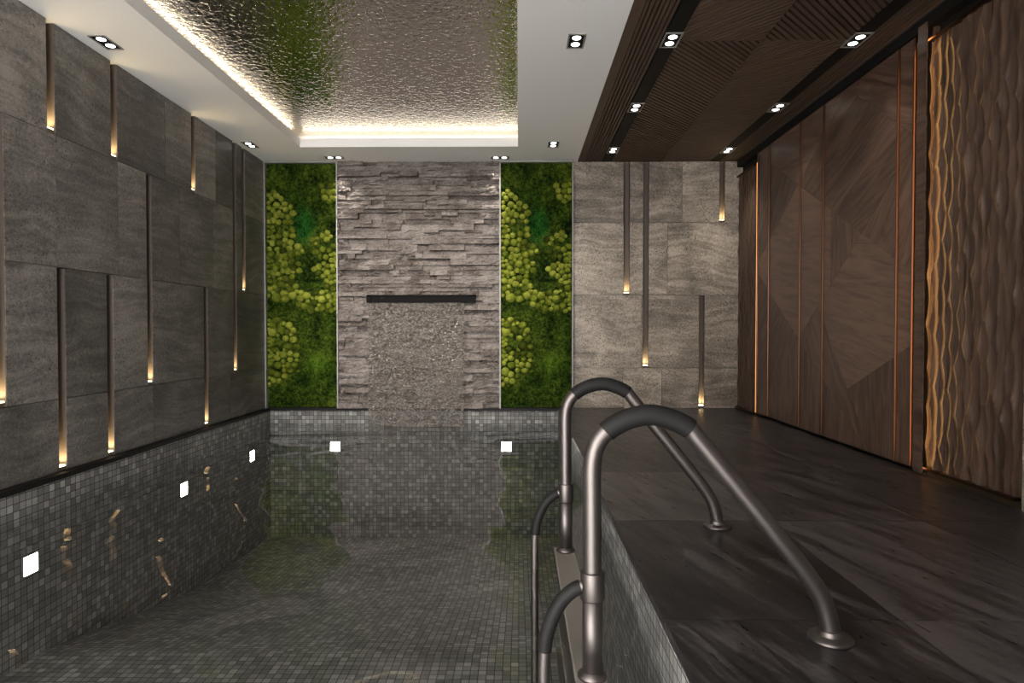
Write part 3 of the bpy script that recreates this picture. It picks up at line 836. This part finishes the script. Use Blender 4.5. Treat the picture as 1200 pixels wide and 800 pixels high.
# carved panels
def carved(ya, yb, z0, z1, dep, label, seed):
    rr = random.Random(seed); o = empty('carved_wall_panel', (XR, (ya+yb)/2, 0), label, 'carved wall panel', 'carved timber panels on the right wall')
    cw, ch = .062, .27; cen = []
    for i in range(-2, int((yb-ya)/cw)+3):
        for j in range(-2, int((z1-z0)/ch)+3):
            cen.append((i, j, ya+cw*(i+rr.uniform(-.12, .12)), z0+ch*(j+.5*(i % 2)+rr.uniform(-.22, .22))))
    idx = {}
    for i, j, y, z in cen: idx[(i, j)] = (y, z)
    nu, nv = max(6, int((yb-ya)/.0075)), int((z1-z0)/.022)
    def fn(u, v):
        y, z = ya+(yb-ya)*u, z0+(z1-z0)*v
        ii = int((y-ya)/cw); jj = int((z-z0)/ch); best = 9
        for i in range(ii-2, ii+3):
            for j in range(jj-2, jj+3):
                c = idx.get((i, j))
                if c: best = min(best, ((y-c[0])/cw)**2+((z-c[1])/(ch*.9))**2)
        return (XR+.012-dep*(min(best, .55)/.4), y, z)
    mb = MB(); mb.grid(lambda u, v: fn(1-u, v), nu, nv, .5, 0, lambda u, v: (ya+(yb-ya)*(1-u)+seed, z0+(z1-z0)*v))
    # edges back to the wall
    for u in (0, 1):
        for j in range(nv):
            A, B_ = fn(u, j/nv), fn(u, (j+1)/nv)
            q = [A, B_, (XR+.04, B_[1], B_[2]), (XR+.04, A[1], A[2])]
            mb.face(q if u == 0 else q[::-1], [(p[0]*1+p[1], p[2]) for p in (q if u == 0 else q[::-1])])
    pa = mb.build('carved_face', M['walnut_v'], o, loc=(XR, (ya+yb)/2, 0))
    mb = MB(); mb.box(XR-.022, XR+.055, ya, yb, z0-.018, z0-.001); mb.box(XR-.022, XR+.055, ya, yb, z1+.001, z1+.014)
    mb.build('edge_strip', M['bronze'], o, loc=(XR, (ya+yb)/2, 0))
    mb = MB(); mb.box(XR+.02, XR+.055, ya+.004, yb-.004, 0.0, z0-.018)
    mb.build('plinth', M['brass'], o, loc=(XR, (ya+yb)/2, 0))
    return o
ya_n, yb_n = wy(1196), wy(1087)
carved(ya_n, yb_n, .062, 2.815, .017, 'large carved leaf-pattern timber panel at the right, edge lit amber', 3)
yb_f, ya_f = D-.008, wy(884.5)
carved(ya_f, yb_f, .03, 2.8, .012, 'narrow carved timber panel in the far corner beside the back stone wall', 8)
# cover board with amber light behind it
XB = XR-.065; y0, y1 = wy(1082.5, XB), wy(1072.5, XB)
o = empty('lit_cover_board', (XR, (y0+y1)/2, 0), 'dark timber cover board with amber light glowing behind, beside carved panel', 'cover board')
mb = MB(); mb.box(XR-.065, XR-.057, y0, y1, PB, PT, .4); mb.build('board', M['walnut'], o, loc=(XR, (y0+y1)/2, 0))
mb = MB(); ys_ = wy(1072); mb.box(XR-.004, XR+.05, ys_-.012, ys_-.001, PB, PT-.05, .3); mb.build('side_board', M['walnut'], o, loc=(XR, (y0+y1)/2, 0))
mb = MB(); yl = wy(1077.5, XR-.045); mb.box(XR-.055, XR-.037, yl-.004, yl+.006, PB+.02, PT-.06); mb.build('light_strip', M['amber'], o, loc=(XR, (y0+y1)/2, 0))
mb = MB(); mb.box(XR+.03, XR+.06, yb_n, y1, 0, PT); struct(mb.build('trim_4', M['walnut_v']))
# amber strip for the far carved panel, behind a slim lip at the far end of the veneer
y = wy(887.5)
mb = MB(); mb.box(XR-.007, XR+.002, y+.011, y+.018, PB+.0, PT-.1)
tag(mb.build('amber_light_strip', M['amber_dim']), 'slim amber light strip between the veneer and the far carved panel', 'light strip')
mb = MB(); mb.box(-.3, XR+.2, YB-.1, YB, -.05, H, .3); struct(mb.build('wall_rear_light_block', M['stone']))  # unseen half wall, added to keep rear fill light off the rails
# pale stone pier at the extreme right
mb = MB(); mb.box(XR+.0, XR+.06, YB, ya_n-.03, 0, 2.8, .6); struct(mb.build('wall_right_pier', M['stone_warm_lit']))

# ------------------------------------------------------------------ pool ladder
fl_n = onZ(973.5, 749, 0); fl_f = onZ(838.7, 617, 0)
YN, YF = fl_n.y, fl_f.y
lad = empty('pool_ladder', (.5, (YN+YF)/2, ZW), 'brushed steel pool ladder with dark rubber grips and two rails onto the deck', 'pool ladder')
def spline(pts, n=8):
    P = [pts[0]]+pts+[pts[-1]]; out = []
    for i in range(1, len(P)-2):
        for k in range(n):
            t = k/n; a, b, c, d = P[i-1], P[i], P[i+1], P[i+2]
            out.append(.5*((2*b)+(c-a)*t+(2*a-5*b+4*c-d)*t*t+(3*b-a-3*c+d)*t**3))
    out.append(P[-1].copy()); return out
def pt(px, py, Y):
    p = onY(px, py, YN); return Vector((p.x, Y, p.z))
def rail(Y, first):
    W0 = parent_world(lad)
    pts = [pt(*q, Y) for q in ((694.5, 800), (694.3, 740), (694, 660), (693.6, 580), (693.5, 552), (695.5, 532), (701, 517), (710, 506), (722, 497.5), (740, 489.5), (761, 486),
                               (783, 490), (806, 500.5), (817, 513), (840, 541), (880, 590), (920, 640), (940, 665.5), (954, 685), (964, 703), (970, 722), (973, 738))]
    pts.append(Vector((pts[-1].x+.0005, Y, .001)))
    pts[0].z = -.118
    sp_ = spline(pts, 6)
    mb = MB(); mb.tube(sp_, .0288, 20)
    hr = mb.build('handrail', M['steel'], lad, smooth=True, loc=(pts[0].x, Y, 0))
    g = [p for p in sp_ if p.z > 0]; a = pt(710, 506, Y); b = pt(808, 502, Y)
    gp = [p for p in sp_ if p.z > .3 and a.x-.001 <= p.x <= b.x+.004]
    mb = MB(); mb.tube(gp, .0325, 22); mb.build('grip', M['rubber'], hr, smooth=True, loc=(pts[0].x, Y, 0))
    # deck flange
    mb = MB(); c = pts[-1]
    mb.lathe((c.x, Y, 0), [(.001, .0005), (.066, .0005), (.0665, .006), (.062, .012), (.04, .016), (.036, .019), (.036, .03), (.033, .034), (.02, .034)], 32)
    mb.build('flange', M['steel'], hr, smooth=True, loc=(pts[0].x, Y, 0))
    # lower sleeve, collar and foot ring
    c = pt(694.3, 700, Y); top = pt(694, 700, Y).z
    mb = MB(); mb.lathe((c.x, Y, 0), [(.0295, -.118), (.0315, -.118), (.0315, top), (.029, top)], 24)
    mb.build('sleeve', M['steel'], hr, smooth=True, loc=(pts[0].x, Y, 0))
    z0, z1 = pt(694, 701, Y).z, pt(694, 669, Y).z
    mb = MB(); mb.lathe((c.x, Y, 0), [(.029, z0), (.0365, z0), (.0375, z0+.003), (.0375, z1-.003), (.0365, z1), (.028, z1)], 28)
    mb.build('collar', M['steel'], hr, smooth=True, loc=(pts[0].x, Y, 0))
    mb = MB(); mb.lathe((c.x, Y, 0), [(.028, -.1185), (.046, -.1185), (.046, -.112), (.038, -.106), (.034, -.1), (.028, -.098)], 28)
    mb.build('foot_ring', M['steel'], hr, smooth=True, loc=(pts[0].x, Y, 0))
    # lower hand hold
    lp = [pt(*q, Y) for q in ((692, 682), (682, 686.5), (672, 691), (660, 701.5), (651, 715), (644, 732), (639.5, 750), (637.8, 768), (637.2, 790), (637.2, 830))]
    lp += [Vector((lp[-1].x, Y, z)) for z in (-.5, -.8, -1.083)]
    s2 = spline(lp, 6); mb = MB(); mb.tube(s2, .019, 18)
    lh = mb.build('lower_handrail', M['steel'], lad, smooth=True, loc=(lp[0].x, Y, 0))
    za, zb = pt(680, 687, Y), pt(637.5, 763, Y)
    gp = [p for p in s2 if p.x <= za.x+.001 and p.z >= zb.z]
    mb = MB(); mb.tube(gp, .0225, 20); mb.build('grip', M['rubber'], lh, smooth=True, loc=(lp[0].x, Y, 0))
    # post below the step down to the pool floor
    mb = MB(); mb.tube([(c.x, Y, -.15), (c.x, Y, -1.083)], .02, 16); mb.build('post', M['steel'], lad, smooth=True, loc=(c.x, Y, -1))
    return c.x
cx = rail(YN, True); rail(YF, False)
for z in (-.12, -.35, -.58):
    mb = MB(); xa_, xb_ = cx-.052, cx+.045
    if z < -.2: mb.box(xa_, xb_, YN+.021, YF-.021, z-.03, z)
    else: mb.box(xa_, xb_, YN-.055, YF+.055, z-.03, z)
    mb.build('tread', M['tread'], lad, bevel=.004, loc=(cx, (YN+YF)/2, z))

# ------------------------------------------------------------------ light and colour
w = bpy.data.worlds.new('world'); SC.world = w; w.use_nodes = True
w.node_tree.nodes['Background'].inputs[0].default_value = (1, .97, .935, 1)
w.node_tree.nodes['Background'].inputs[1].default_value = 13.5
SC.view_settings.view_transform = 'Standard'; SC.view_settings.look = 'None'
SC.view_settings.gamma = 1; SC.view_settings.exposure = 0.0; SC.view_settings.use_curve_mapping = False
SC.cycles.use_denoising = True
